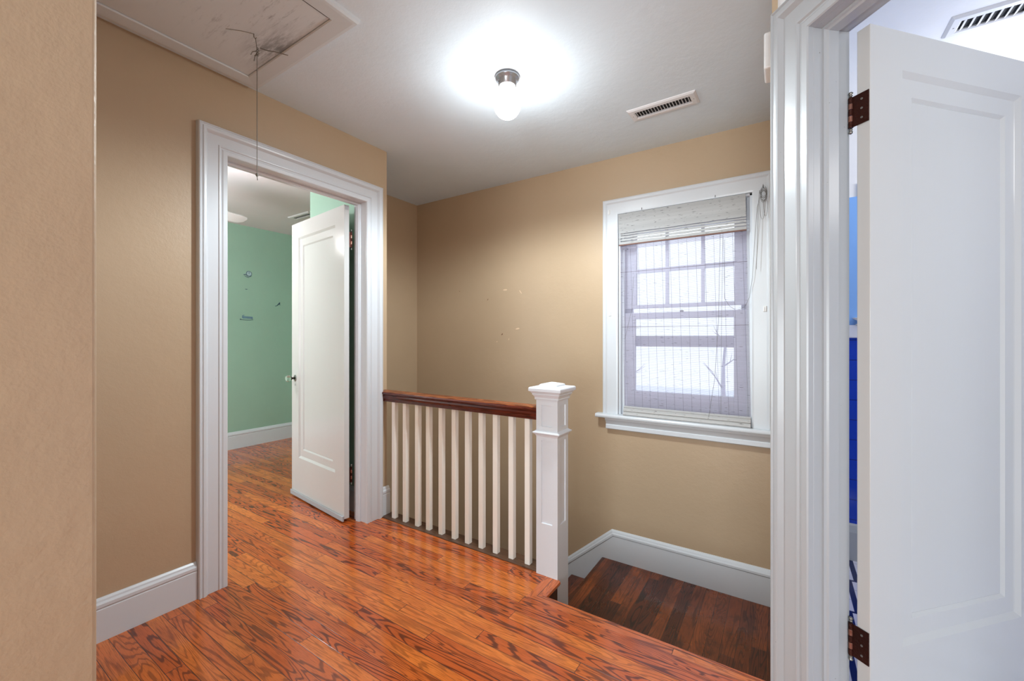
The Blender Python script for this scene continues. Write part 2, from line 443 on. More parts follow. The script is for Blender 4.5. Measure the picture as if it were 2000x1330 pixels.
# bathroom walls
BY = 2.90
k = NT('navy_wall_tile')
x, y, z = k.sep(k.obj())
fz = k.math('FRACT', k.math('DIVIDE', z, 0.108)); fxx = k.math('FRACT', k.math('DIVIDE', k.math('ADD', x, y), 0.108))
e = k.math('MINIMUM', k.math('MINIMUM', fz, k.math('SUBTRACT', 1, fz)), k.math('MINIMUM', fxx, k.math('SUBTRACT', 1, fxx)))
gr = k.ramp(e, 0.01, 0.03, 1, 0)
k.base(k.mix(gr, lin(16, 62, 190), lin(10, 36, 120))); k.rough(0.12); k.bump(k.math('SUBTRACT', 1, gr), 0.3, 0.002)
M_navy = k.m
mb = MB().box(.045, 2.2, BY+.012, BY+.06, 0, HB); mb.box(.045, .052, 1.66, BY+.06, 0, HB)
structure(mb.build('wall_bathroom_back', M_white_wall))
structure(MB().box(2.2, 2.26, .4, 2.96, 0, HB).build('wall_bathroom_right', M_white_wall))
mb = MB().box(.052, .335, BY+.006, BY+.012, 1.27, 1.965); mb.box(.335, 2.2, BY+.006, BY+.012, 1.27, 2.035); 
structure(mb.build('wall_bathroom_paint', M_lblue), 'light blue painted band above the tile')
structure(MB().box(.052, 2.2, BY, BY+.012, .195, 1.2).build('wall_bathroom_tile', M_navy), 'navy blue square wall tiles')
structure(MB().box(.052, 2.2, BY-.014, BY+.012, 1.2, 1.27).build('trim_3', plain('white_cap_tile', lin(236, 236, 244), 0.15), bevel=.006), 'white cap tiles on top of the navy tiles')
mb = MB().sweep((0, BY, 0), (1, 0, 0), (0, 0, 1), (0, -1, 0), [(.052, 0), (2.2, 0)], [(0, 0), (0, .018), (.15, .018), (.165, .012), (.185, .010), (.195, 0)])
structure(mb.build('baseboard_bathroom', M_bathtrim))

# ------------------------------------------------------------------ baseboards
BASE = [(0, 0), (0, .016), (.126, .016), (.130, .013), (.136, .018), (.148, .018), (.156, .012), (.163, .010), (.170, .004), (.170, 0)]
def base(name, o, ux, out, a, b, prof=BASE, mat=M_trim):
    path = [(a, 0), (b, 0)]
    # profile's t goes up: path along +x has its left side = +y (up)
    return structure(MB().sweep(o, ux, (0, 0, 1), out, path, prof).build(name, mat))
base('baseboard_left', (XW1, 0, 0), (0, 1, 0), (1, 0, 0), NY+.01, DY0-.125)
bb = MB().sweep((XW1, 0, 0), (0, 1, 0), (0, 0, 1), (1, 0, 0), [(DY1+.125, 0), (Y_END+.012, 0)], [(t*1.13, h*1.3) for t, h in BASE])
structure(bb.build('baseboard_corner', M_trim))
base('baseboard_bedroom', (XG, 0, 0), (0, 1, 0), (1, 0, 0), -3.6, 3.3, [(t*1.08, h) for t, h in BASE])
mb = MB().sweep((0, 1.83, 0), (1, 0, 0), (0, 0, 1), (0, -1, 0), [(-3.035, 0), (XW1B, 0)], BASE)
structure(mb.build('baseboard_nook', M_trim))
# skirting of the stairwell back wall: level over the landing, raking down with the stairs
ZL = -.355
K = 0.86
xk = -1.0; zt = -.150
def rake(x, z0): return z0-(xk-x)*K
mb = MB()
xe = -2.90
outl = [(XR, ZL-.02), (XR, zt-.042), (xk, zt-.042), (xe, rake(xe, zt-.042)), (xe, rake(xe, zt-.42)), (-1.08, rake(-1.08, zt-.42)+.03), (-1.08, ZL-.02)]
n = len(outl)
mb.add([(x, YW2, z) for x, z in outl]+[(x, YW2-.018, z) for x, z in outl], [tuple(range(n)), tuple(range(n, 2*n))]+[(i, (i+1) % n, n+(i+1) % n, n+i) for i in range(n)])
structure(mb.build('baseboard_back', M_trim))
mb = MB().sweep((0, YW2, 0), (1, 0, 0), (0, 0, 1), (0, -1, 0), [(xe, rake(xe, zt-.042)), (xk, zt-.042), (XR, zt-.042)],
                [(0, 0), (0, .014), (.004, .021), (.016, .021), (.024, .015), (.031, .013), (.042, .005), (.042, 0)])
structure(mb.build('trim_4', M_trim), 'moulded cap on the stairwell skirting board')

# ------------------------------------------------------------------ stairs
st = empty('staircase')
tag(st, 'dark stained oak winder stairs going down behind the white newel post', 'stairs')
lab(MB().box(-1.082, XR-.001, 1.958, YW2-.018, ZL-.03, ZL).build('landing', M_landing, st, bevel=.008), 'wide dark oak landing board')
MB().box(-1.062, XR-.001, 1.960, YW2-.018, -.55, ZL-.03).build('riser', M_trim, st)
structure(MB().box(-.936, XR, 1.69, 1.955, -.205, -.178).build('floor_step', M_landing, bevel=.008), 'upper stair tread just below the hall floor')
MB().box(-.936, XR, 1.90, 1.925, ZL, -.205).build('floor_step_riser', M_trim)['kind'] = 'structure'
MB().box(-.936, XR, 1.672, 1.690, -.205, -.03).build('floor_edge_riser', M_curb)['kind'] = 'structure'  # dark colour stands in for the shadow under the nosing
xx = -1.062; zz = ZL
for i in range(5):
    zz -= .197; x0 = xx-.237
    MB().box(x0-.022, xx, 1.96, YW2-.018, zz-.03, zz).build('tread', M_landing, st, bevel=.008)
    MB().box(x0-.02, x0, 1.96, YW2-.018, zz-.197, zz-.03).build('riser', M_trim, st)
    xx = x0

# ------------------------------------------------------------------ balustrade
rl = empty('stair_railing')
tag(rl, 'mahogany handrail on cream square balusters ending in a white panelled newel post', 'railing')
MB().box(XW1+.012, -1.058, 1.858, 1.956, -.03, .006).build('base_board', M_curb, rl, bevel=.003)
RX0, RX1 = XW1, -1.057
def railz(x): return 0.0
prof = [(1.872, .777), (1.872, .789), (1.866, .797), (1.863, .808), (1.868, .818), (1.862, .824), (1.857, .832), (1.861, .840), (1.869, .8435),
        (1.905, .850), (1.941, .8435), (1.949, .840), (1.953, .832), (1.948, .824), (1.942, .818), (1.947, .808), (1.944, .797), (1.938, .789), (1.938, .777)]
v = [(x, y, z) for x in (RX0+.001, RX1) for y, z in prof]; n = len(prof)
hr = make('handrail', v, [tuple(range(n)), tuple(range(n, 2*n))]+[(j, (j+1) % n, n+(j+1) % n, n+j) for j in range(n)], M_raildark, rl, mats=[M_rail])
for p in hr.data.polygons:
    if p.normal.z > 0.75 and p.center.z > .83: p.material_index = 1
bxs = [-2.166, -2.062, -1.950, -1.854, -1.748, -1.643, -1.541, -1.441, -1.341, -1.236, -1.133]
b0 = MB().box(-.0155, .0155, -.0155, .0155, 0, .775).build('baluster', M_baluster, rl, bevel=.002, seg=1)
b0.location = (bxs[0], 1.9, .004)
for x in bxs[1:]:
    c = b0.copy(); c.location = (x, 1.9, .004); c.parent = rl; C.objects.link(c)
# newel post
nx0, nx1, ny0, ny1 = -1.058, -.937, 1.852, 1.973
ncx, ncy, hw = (nx0+nx1)/2, (ny0+ny1)/2, .0605
def panel_post(z0, z1, panels):
    """square post whose four faces carry recessed panels (z ranges)"""
    mb = MB(); zs = [z0]
    for a, b in panels: zs += [a, b]
    zs.append(z1); m = .031; rec = .006
    for s in range(4):
        ang = s*PI/2; ca, sa = math.cos(ang), math.sin(ang)
        def T(u, d, z): # u across, d outward distance from centre
            lx, ly = u, -d
            return (ncx+lx*ca-ly*sa, ncy+lx*sa+ly*ca, z)
        def quad(a): mb.add(a, [(0, 1, 2, 3)])
        for i in range(len(zs)-1):
            za, zb = zs[i], zs[i+1]
            if i % 2 == 0:
                quad([T(-hw, hw, za), T(hw, hw, za), T(hw, hw, zb), T(-hw, hw, zb)])
            else:
                quad([T(-hw, hw, za), T(-m, hw, za), T(-m, hw, zb), T(-hw, hw, zb)])
                quad([T(m, hw, za), T(hw, hw, za), T(hw, hw, zb), T(m, hw, zb)])
                e = .0015; A = [(-m, za), (m, za), (m, zb), (-m, zb)]; B = [(-m+e, za+e), (m-e, za+e), (m-e, zb-e), (-m+e, zb-e)]
                for j in range(4):
                    a0, a1, b0_, b1_ = A[j], A[(j+1) % 4], B[j], B[(j+1) % 4]
                    quad([T(a0[0], hw, a0[1]), T(a1[0], hw, a1[1]), T(b1_[0], hw-rec, b1_[1]), T(b0_[0], hw-rec, b0_[1])])
                quad([T(p[0], hw-rec, p[1]) for p in B])
    return mb
nw = panel_post(ZL, .90, [(.262, .682), (.752, .860)])
newel = nw.build('newel_post', M_newel, rl)
bm = bmesh.new(); bm.from_mesh(newel.data); bmesh.ops.remove_doubles(bm, verts=bm.verts, dist=1e-5); bm.to_mesh(newel.data); bm.free()
def sq(mb, prof):
    """square lathe around the post axis: list of (z, half width)"""
    k = len(mb.v)
    for z, r in prof:
        for sx, sy in ((-1, -1), (1, -1), (1, 1), (-1, 1)): mb.v.append(Vector((ncx+sx*r, ncy+sy*r, z)))
    for i in range(len(prof)-1):
        for j in range(4): mb.f.append((k+i*4+j, k+i*4+(j+1) % 4, k+(i+1)*4+(j+1) % 4, k+(i+1)*4+j))
    mb.f.append((k, k+1, k+2, k+3)); e = k+4*(len(prof)-1); mb.f.append((e, e+1, e+2, e+3)); return mb
sq(MB(), [(.886, .060), (.886, .066), (.893, .068), (.897, .0665), (.908, .073), (.914, .078), (.918, .076), (.924, .082), (.928, .084), (.928, .088),
          (.931, .091), (.944, .091), (.949, .0885), (.9515, .082), (.9545, .056), (.9545, .051), (.962, .049), (.966, .040), (.9735, .006)]).build('newel_cap', M_newel, newel, bevel=.0012, seg=1)
sq(MB(), [(.700, .0600), (.703, .0625), (.709, .065), (.714, .072), (.7185, .0755), (.7225, .0755), (.727, .067), (.733, .0600)]).build('newel_collar', M_newel, newel, bevel=.0008, seg=1)

# ------------------------------------------------------------------ door casings, jambs and doors
CAS = [(0, 0), (0, .016), (.003, .0195), (.020, .0195), (.026, .016), (.030, .016), (.034, .021), (.038, .0215), (.042, .017), (.086, .017), (.090, .0215),
       (.097, .029), (.103, .030), (.109, .030), (.112, .026), (.118, .026), (.121, .030), (.125, .029), (.128, .024), (.130, 0)]
def casing(parent, o, u, out, a, b, top, prof, mat, zb=0.0):
    # path goes from the b side bottom up, over and down the a side so that "left" is outward
    return MB().sweep(o, u, (0, 0, 1), out, [(a, zb), (a, top), (b, top), (b, zb)], prof).build('door_casing', mat, parent)

def jamb(parent, o, u, inn, a, b, top, d0, d1, stop, mat):
    """lining boards of thickness .018 (inside the wall) plus a door stop; inn = into the wall"""
    mb = MB()
    mb.obox(o, u, inn, Z, (a-.018, a), (d0, d1), (0, top)); mb.obox(o, u, inn, Z, (b, b+.018), (d0, d1), (0, top))
    mb.obox(o, u, inn, Z, (a-.018, b+.018), (d0, d1), (top, top+.018))
    mb.build('door_jamb', mat, parent, bevel=.0012, seg=1)
    s0, s1 = stop
    pr = [(0, s0), (-.006, s0), (-.008, s0+.006), (-.0125, s0+.010), (-.0125, s1), (0, s1)]
    pr = [(-t, -d) for t, d in pr]
    pm = MB().sweep(o, u, (0, 0, 1), -Vector(inn), [(a, 0), (a, top), (b, top), (b, 0)], [(-t, d) for t, d in pr])
    pm.build('door_stop', mat, parent)

def leaf_mesh(Lw, Hh, T, z0, stile, topz, botz, band=.05, bandz=.06):
    """one-panel door: outer recess, flat band, inner recess. local x along leaf, y thickness (0..T), z up"""
    s1 = stile; x0, x1 = s1, Lw-s1
    e1, d1, e2, d2 = .011, .010, .011, .009
    loops = [(0, Lw, z0, z0+Hh, 0), (x0, x1, botz, topz, 0), (x0+e1, x1-e1, botz+e1*1.1, topz-e1*1.1, d1),
             (x0+band, x1-band, botz+bandz, topz-bandz, d1), (x0+band+e2, x1-band-e2, botz+bandz+e2, topz-bandz-e2, d1+d2)]
    mb = MB()
    for side in (0, 1):
        k = len(mb.v)
        for (a, b, c, d, dep) in loops:
            y = dep if side == 0 else T-dep
            for (x, z) in ((a, c), (b, c), (b, d), (a, d)): mb.v.append(Vector((x, y, z)))
        for i in range(len(loops)-1):
            for j in range(4): mb.f.append((k+i*4+j, k+i*4+(j+1) % 4, k+(i+1)*4+(j+1) % 4, k+(i+1)*4+j))
        e = k+4*(len(loops)-1); mb.f.append((e, e+1, e+2, e+3))
    n = 4*len(loops)
    for j in range(4): mb.f.append((j, (j+1) % 4, n+(j+1) % 4, n+j))
    return mb
def xform(mb, o, ax, ay):
    o, ax, ay = Vector(o), Vector(ax), Vector(ay)
    mb.v = [o+ax*v.x+ay*v.y+Z*v.z for v in mb.v]; return mb

def hinge(parent, pin, leafdir, jambdir, z0, z1, knr=.0065, leafw=.03, jw=.02, leafmat=None, n2=None, finial=True):
    """butt hinge: pin axis at `pin`; one plate towards leafdir, one towards jambdir"""
    hg = empty('hinge'); hg.parent = parent
    p = Vector((pin[0], pin[1], 0)); hh = (z1-z0)/5
    for i in range(5):
        mb = MB().lathe(p+Z*(z0+i*hh+.0006), (0, 0, 1), [(0, knr*.9), (.001, knr), (hh-.0022, knr), (hh-.0012, knr*.9)], 14)
        mb.build('knuckle', M_copper if i % 2 else M_rust, hg, smooth=False)
    if finial:
        for s, zz in ((1, z1), (-1, z0)):
            MB().lathe(p+Z*zz, (0, 0, s), [(0, knr*.5), (.003, knr*.5), (.0035, knr*.8), (.0055, knr*.8), (.006, knr*.45), (.008, knr*.6), (.0105, knr*.95), (.0135, knr*.9), (.0165, knr*.3)], 14).build('pin', M_steel, hg, smooth=True)
    for d, w, m in ((leafdir, leafw, M_rust), (jambdir, jw, leafmat or M_rust)):
        if w <= 0: continue
        d = Vector(d).normalized(); t = Vector((-d.y, d.x, 0))
        mb = MB().obox(p, d, t, Z, (knr*.6, w), (-.0012, .0012), (z0+.001, z1-.001))
        pl = mb.build('plate', m, hg)
        if m is M_rust:
            for zz in (z0+.018, (z0+z1)/2, z1-.018):
                q = p+d*(w*.62)+Z*zz
                for sg in (1, -1):
                    MB().lathe(q+t*sg*.001, t*sg, [(0, .0035), (.0012, .0028)], 10).build('screw', M_steel, hg)
    return hg

# --- bedroom doorway (door_1)
d1 = structure(empty('door_1'), 'white painted doorway to the mint bedroom with its one-panel door standing open')
casing(d1, (XW1, 0, 0), (0, 1, 0), (1, 0, 0), DY0, DY1, DTOP, [(t*.96, h) for t, h in CAS], M_trim)
jamb(d1, (XW1, 0, 0), (0, 1, 0), (-1, 0, 0), DY0, DY1, DTOP, 0.0, .113, (.045, .080), M_trim)
LA = Vector((-2.388, 1.672, 0)); LX = Vector((-.9932, .1166, 0)); LY = Vector((.1166, .9932, 0))
leaf = xform(leaf_mesh(.788, 2.045, .035, .022, .118, 1.952, .303), LA, LX, LY).build('door_leaf', M_door, d1, bevel=.0015, seg=1)
hinge(d1, (-2.386, 1.724, 0), (-.05, -.3, 0), (1, 0, 0), 1.795, 1.897, leafw=.03, jw=.0, knr=.006)
hinge(d1, (-2.386, 1.724, 0), (-.05, -.3, 0), (1, 0, 0), .250, .352, leafw=.03, jw=.0, knr=.006)
def on_leaf(u, y, z): return LA+LX*u+LY*y+Z*z
# glass knob on its rosette, keyhole
for sgn, yy in ((-1, 0.0), (1, .035)):
    ax = LY*sgn
    kn = empty('door_knob'); kn.parent = leaf
    o = on_leaf(.728, yy, .895)
    MB().lathe(o, ax, [(0, .024), (.002, .024), (.004, .021), (.005, .012)], 24).build('rosette', M_steel, kn, smooth=False)
    MB().lathe(o, ax, [(.004, .010), (.012, .008), (.024, .0075), (.028, .013), (.033, .014), (.035, .010)], 20).build('shank', plain('dark_brass', lin(66, 62, 58), 0.3, 0.8), kn, smooth=True)
    MB().lathe(o, ax, [(.033, .010), (.038, .019), (.048, .0255), (.058, .0255), (.066, .020), (.068, .012), (.0685, 0)], 8).build('glass_ball', M_glassknob, kn)
kh = MB().obox(on_leaf(.728, 0, .846), LX, LY, Z, (-.002, .002), (-.0008, .001), (-.009, .006)); kh.v and kh.build('keyhole', M_dark, leaf)
lab(MB().obox(on_leaf(0, 0, 0), LX, LY, Z, (.0, .79), (-.012, -.0005), (.008, .042)).build('door_sweep', M_greytrim, leaf, bevel=.003), 'grey sweep strip along the bottom')
MB().obox(on_leaf(0, 0, 0), LX, LY, Z, (-.0008, .001), (.005, .029), (2.036, 2.062)).build('edge_plate', M_greytrim, leaf)

# --- bathroom doorway (door_2)
d2 = structure(empty('door_2'), 'white painted bathroom doorway with its one-panel door opened inwards')
WO = P0+N3*.026
casing(d2, WO, U3, -N3, OU0, OU1, OTOP, CAS, M_bathtrim)
jamb(d2, WO, U3, N3, OU0, OU1, OTOP, 0.0, .112, (.028, .070), M_bathtrim)
# bathroom-side casing
MB().sweep(P0+N3*.130, U3, (0, 0, 1), N3, [(OU0, 0), (OU0, OTOP), (OU1, OTOP), (OU1, 0)], [(0.004, 0), (.004, .018), (.1, .018), (.1, 0)]).build('door_casing', M_bathtrim, d2)
a47 = math.radians(47.4)
BX = Vector((math.cos(a47), math.sin(a47), 0)); BYv = Vector((-math.sin(a47), math.cos(a47), 0))
BA = Vector((.2006, 1.5005, 0))
bleaf = xform(leaf_mesh(.742, 2.045, .035, .022, .120, 1.954, .330, .052, .062), BA, BX, BYv).build('door_leaf', M_bathdoor if False else M_door, d2, bevel=.0015, seg=1)
pinp = w3(OU0+.014, .140)
PIN = (0.1618, 1.5308)
for (z0, z1) in ((1.800, 1.888), (.292, .385)):
    hinge(d2, PIN, BA+BYv*.004-Vector((PIN[0], PIN[1], 0))-BX*.0018, (-.6, -.2, 0), z0, z1, knr=.0062, leafw=.047, jw=0)
o = BA+BX*.682+Z*.93
for sgn, yy in ((-1, 0.0), (1, .035)):
    kn = empty('door_knob'); kn.parent = bleaf
    MB().lathe(o+BYv*yy, BYv*sgn, [(0, .024), (.002, .024), (.004, .021), (.005, .012)], 24).build('rosette', M_steel, kn)
    MB().lathe(o+BYv*yy, BYv*sgn, [(.004, .010), (.028, .008), (.033, .014), (.048, .0255), (.058, .0255), (.0685, .002)], 8).build('glass_ball', M_glassknob, kn)

# ------------------------------------------------------------------ window
w1 = structure(empty('window_1'), 'white double-hung window over the stairs with divided upper panes')
WC = [(0, 0), (0, .020), (.010, .022), (.074, .022), (.078, .024), (.084, .029), (.090, .029), (.092, .026), (.098, .026), (.102, .029), (.106, .027), (.106, 0)]
MB().sweep((0, YW2, 0), (1, 0, 0), (0, 0, 1), (0, -1, 0), [(WX0, .668), (WX0, WZ1), (WX1, WZ1), (WX1, .668)], [(t if True else t, h) for t, h in WC]).build('window_casing', M_trim, w1)
mb = MB()
mb.box(WX0, WX0+.014, YW2, yb, .66, WZ1); mb.box(WX1-.014, WX1, YW2, yb, .66, WZ1); mb.box(WX0, WX1, YW2, yb, WZ1-.014, WZ1)
mb.box(WX0+.014, WX0+.032, YW2+.030, YW2+.046, .66, WZ1); mb.box(WX1-.032, WX1-.014, YW2+.030, YW2+.046, .66, WZ1)
mb.build('window_frame', M_trim, w1, bevel=.0015, seg=1)
# stool and apron
zt_, sy = .668, YW2-.062
sp = [(YW2+.10, .640), (sy+.010, .640), (sy+.003, .643), (sy, .650), (sy, .658), (sy+.004, .665), (sy+.011, zt_), (YW2+.10, zt_)]
n = len(sp); v = []
for x in (-1.118, -.034):
    for (y, z) in sp: v.append((x, y, z))
mb = MB().add(v, [tuple(range(n)), tuple(range(n, 2*n))]+[(j, (j+1) % n, n+(j+1) % n, n+j) for j in range(n)])
mb.v = [Vector(v_) for v_ in mb.v]
# the part inside the reveal is narrower
for i, v_ in enumerate(mb.v):
    if v_.y > YW2: v_.y = YW2-.0005
mb.box(WX0+.0005, WX1-.0005, YW2-.0005, yb, .642, zt_)
mb.build('window_stool', M_trim, w1)
ap = [(YW2, .640), (YW2-.050, .640), (YW2-.048, .630), (YW2-.036, .618), (YW2-.030, .604), (YW2-.026, .594), (YW2-.030, .590), (YW2-.030, .566), (YW2-.022, .560), (YW2, .556)]
n = len(ap); v = [(x, y, z) for x in (-1.05, -.045) for y, z in ap]
MB().add(v, [tuple(range(n)), tuple(range(n, 2*n))]+[(j, (j+1) % n, n+(j+1) % n, n+j) for j in range(n)]).build('window_apron', M_trim, w1)
k = NT('window_glass'); k.base((1, 1, 1, 1)); k.rough(0.0); k.b.inputs['Transmission Weight'].default_value = 1.0; k.b.inputs['IOR'].default_value = 1.02
M_glass = k.m
M_sash = gloss_paint('sash_paint', lin(212, 212, 226), 0.35)
def sash(name, y0, y1, z0, z1, st, tr, br, label=None):
    sh = MB()
    x0, x1 = WX0+.016, WX1-.016
    sh.box(x0, x0+st, y0, y1, z0, z1); sh.box(x1-st, x1, y0, y1, z0, z1)
    sh.box(x0+st, x1-st, y0, y1, z1-tr, z1); sh.box(x0+st, x1-st, y0, y1, z0, z0+br)
    s = sh.build(name, M_sash, w1, bevel=.002, seg=1)
    MB().box(x0+st, x1-st, (y0+y1)/2-.0015, (y0+y1)/2+.0015, z0+br, z1-tr).build('window_pane', M_glass, s)
    return s
up = sash('upper_sash', YW2+.075, YW2+.105, 1.405, WZ1-.015, .085, .115, .024)
lo = sash('lower_sash', YW2+.047, YW2+.074, .668, 1.372, .085, .042, .165)
sto = sash('storm_sash', YW2+.110, YW2+.134, .668, 2.045, .050, .06, .05)
for x in (-.660, -.437): MB().box(x-.010, x+.010, YW2+.078, YW2+.102, 1.429, 1.94).build('muntin', M_sash, up)
MB().box(-.87, -.25, YW2+.080, YW2+.100, 1.652, 1.680).build('muntin', M_sash, up)
MB().box(WX0+.066, WX1-.066, YW2+.110, YW2+.134, 1.140, 1.214).build('muntin', M_sash, sto)
MB().lathe((-.56, YW2+.052, 1.372), (0, 0, 1), [(0, .012), (.008, .012), (.012, .004)], 12).build('sash_lock', M_steel, lo)

# ------------------------------------------------------------------ roman shade
def slats(name, pitch, see, col, dcol, horizontal_gap=0.5, transl=0.5, flecks=True, rough=0.7, slots=()):
    k = NT(name)
    x, y, z = k.sep(k.obj())
    wob = k.math('MULTIPLY', k.noise(k.comb(k.math('MULTIPLY', x, 3.0), 0.0, k.math('MULTIPLY', z, 60.0)), 1.0, 2), 0.004)
    fz = k.math('FRACT', k.math('DIVIDE', k.math('ADD', z, wob), pitch))
    rowid = k.math('FLOOR', k.math('DIVIDE', k.math('ADD', z, wob), pitch))
    wn = k.n('ShaderNodeTexWhiteNoise', noise_dimensions='1D'); k.set(wn.inputs['W'], rowid)
    tone = k.mix(wn.outputs['Value'], tuple(v*.86 for v in col[:3])+(1,), col)
    c = tone
    if flecks:
        fl = k.noise(k.comb(k.math('MULTIPLY', x, 26.0), 0.0, k.math('MULTIPLY', z, 260.0)), 1.0, 1, 0.3)
        c = k.mix(k.ramp(fl, 0.68, 0.72), c, dcol)
    k.base(c); k.rough(rough)
    tr = k.n('ShaderNodeBsdfTranslucent'); k.set(tr.inputs['Color'], c)
    m1 = k.n('ShaderNodeMixShader'); m1.inputs[0].default_value = transl
    k.t.links.new(k.b.outputs[0], m1.inputs[1]); k.t.links.new(tr.outputs[0], m1.inputs[2])
    tp = k.n('ShaderNodeBsdfTransparent'); m2 = k.n('ShaderNodeMixShader')
    g = k.math('MULTIPLY', k.ramp(k.math('ABSOLUTE', k.math('SUBTRACT', fz, 0.5)), 0.5-horizontal_gap*.5, 0.5-horizontal_gap*.5+.08), see)
    for i, sz in enumerate(slots):
        wv = k.math('MULTIPLY', k.math('SUBTRACT', k.noise(k.comb(k.math('MULTIPLY', x, 7.0), float(i), 0.0), 1.0, 1), 0.5), 0.012)
        g = k.math('MAXIMUM', g, k.ramp(k.math('ABSOLUTE', k.math('SUBTRACT', k.math('ADD', z, wv), sz)), .0022, .0036, .9, 0))
    k.set(m2.inputs[0], g); k.t.links.new(m1.outputs[0], m2.inputs[1]); k.t.links.new(tp.outputs[0], m2.inputs[2])
    k.t.links.new(m2.outputs[0], k.out.inputs['Surface'])
    return k.m
M_shade = slats('woven_bamboo_sheer', .0042, 0.92, lin(205, 200, 214), lin(70, 58, 70), .62, .7)
M_valance = slats('woven_bamboo_valance', .0115, 0.0, lin(190, 190, 190), lin(84, 82, 82), .10, .10, slots=(1.866, 1.886, 1.905, 1.920))
sh = empty('bamboo_shade')
tag(sh, 'woven bamboo roman shade hanging in the white window over the stairs', 'window shade')
ysh = YW2-.006
def shx(z):   # left and right edge at height z, the shade hangs a little askew
    t = (2.055-z)/(2.055-.70)
    return (-.963+t*.040, -.188+t*.027)
def panel(z0, z1, y, t=.002, n=1):
    mb = MB(); v = []
    for zz in (z0, z1):
        a, b = shx(zz)
        for yy in (y, y+t): v += [(a, yy, zz), (b, yy, zz)]
    return mb.add(v, [(0, 1, 5, 4), (2, 6, 7, 3), (0, 2, 3, 1), (4, 5, 7, 6), (0, 4, 6, 2), (1, 3, 7, 5)])
lab(panel(1.845, 2.058, ysh-.018, .004).build('valance', M_valance, sh), 'opaque grey bamboo valance')
mb = MB(); v = []
for zz in (.715, 1.850):
    a, b = shx(zz); v += [(a, ysh, zz), (b, ysh, zz)]
mb.add(v, [(0, 1, 3, 2)]); so = mb.build('shade_panel', M_shade, sh)
a, b = shx(1.845)
MB().box(a+.002, b-.002, ysh-.003, ysh-.001, 1.812, 1.85).build('top_hem', M_shade, sh)
MB().box(a, b, ysh-.019, ysh-.012, 1.838, 1.846).build('edge_tape', plain('brown_tape', lin(120, 88, 78), 0.8), sh)
# folded bottom: two soft pleats and a slat
a, b = shx(.70)
fold = [(ysh+.004, .668), (ysh-.034, .668), (ysh-.040, .676), (ysh-.034, .690), (ysh-.026, .694), (ysh-.032, .700), (ysh-.030, .710), (ysh-.018, .716), (ysh-.020, .724), (ysh-.010, .732), (ysh+.002, .728)]
n = len(fold); v = [(x, y, z) for x in (a, b) for y, z in fold]
lab(MB().add(v, [tuple(range(n)), tuple(range(n, 2*n))]+[(j, (j+1) % n, n+(j+1) % n, n+j) for j in range(n)]).build('bottom_fold', slats('folded_bamboo', .0065, 0.0, lin(198, 197, 196), lin(120, 118, 116), .05, .05), sh), 'gathered pale folds resting on the sill')
mb = MB()
xi = -.935
while xi < -.18:
    dx = (2.055-.72)/(2.055-.70)*.033
    mb.tube([(xi, ysh-.002, 1.845), (xi+dx, ysh-.002, .722)], .0007, 5)
    xi += .052
M_thread = plain('shade_thread', lin(120, 116, 134), .8)
mb.build('stitching', M_thread, sh)
mb = MB()
for zz in (1.655, 1.275):
    a, b = shx(zz); mb.tube([(a, ysh-.002, zz), (b, ysh-.002, zz+.002)], .0011, 5)
mb.build('seam', plain('seam_thread', lin(96, 78, 84), .8), sh)
mb = MB()
mb.tube([(-.325, ysh-.006, 1.84), (-.335, ysh-.006, 1.3), (-.355, ysh-.01, .95), (-.385, ysh-.012, .735), (-.39, ysh-.034, .70)], .0011, 5)
mb.tube([(-.31, ysh-.006, 1.84), (-.318, ysh-.006, 1.3), (-.322, ysh-.006, .73)], .0009, 5)
mb.tube([(-.86, ysh-.006, 1.62), (-.87, ysh-.006, 1.4), (-.92, ysh-.006, 1.19)], .0009, 5)
lp = [(-.30+.0*i, ysh-.012, 1.80-.06*i) for i in range(7)]
lp += [(-.275, ysh-.012, 1.395), (-.25, ysh-.012, 1.375), (-.22, ysh-.012, 1.37), (-.19, ysh-.013, 1.39), (-.168, ysh-.02, 1.44), (-.152, ysh-.03, 1.56), (-.142, ysh-.034, 1.75), (-.128, ysh-.036, 1.96), (-.112, ysh-.038, 2.02)]
mb.tube(lp, .0010, 5)
mb.build('lift_cord', M_bcord, sh)
# bundle of cord wound on a hook at the casing's top right
rnd = random.Random(3)
mb = MB(); hx, hy = -.098, YW2-.044
for j in range(9):
    pts = []; ph = rnd.random()*6; rx = .008+.010*rnd.random(); rz = .020+.018*rnd.random(); cz = 2.045-.035*rnd.random()
    for i in range(13):
        t = ph+2*PI*i/12
        pts.append((hx+rx*math.cos(t)+.004*rnd.random(), hy-.004*math.sin(t*2)-.003*j*.4, cz+rz*math.sin(t)))
    mb.tube(pts, .0010, 5)
for (dx, dz, w) in ((-.004, 1.885, .014), (.012, 1.90, .010)):
    pts = [(hx+dx-w*math.cos(t), hy-.004, 1.99+(1.99-dz)*(-math.sin(t))*1.0) for t in [PI*i/12 for i in range(13)]]
    mb.tube(pts, .0009, 5)
mb.tube([(hx-.018, hy-.004, 2.055), (hx-.024, hy-.004, 1.97), (hx-.028, hy-.004, 1.80), (hx-.034, hy-.002, 1.6)], .0011, 5)
lab(mb.build('cord_bundle', M_bcord, sh), 'tangled grey pull cord wound on a hook')
MB().tube([(hx, YW2-.022, 2.075), (hx, YW2-.040, 2.072), (hx, YW2-.046, 2.08), (hx, YW2-.046, 2.092)], .0022, 8).build('hook', M_dark, sh)
for x in (-.80, -.352):
    MB().tube([(x, YW2-.026, 2.064), (x+.001, YW2-.026, 2.078)], .0016, 6).build('staple', M_dark, sh)

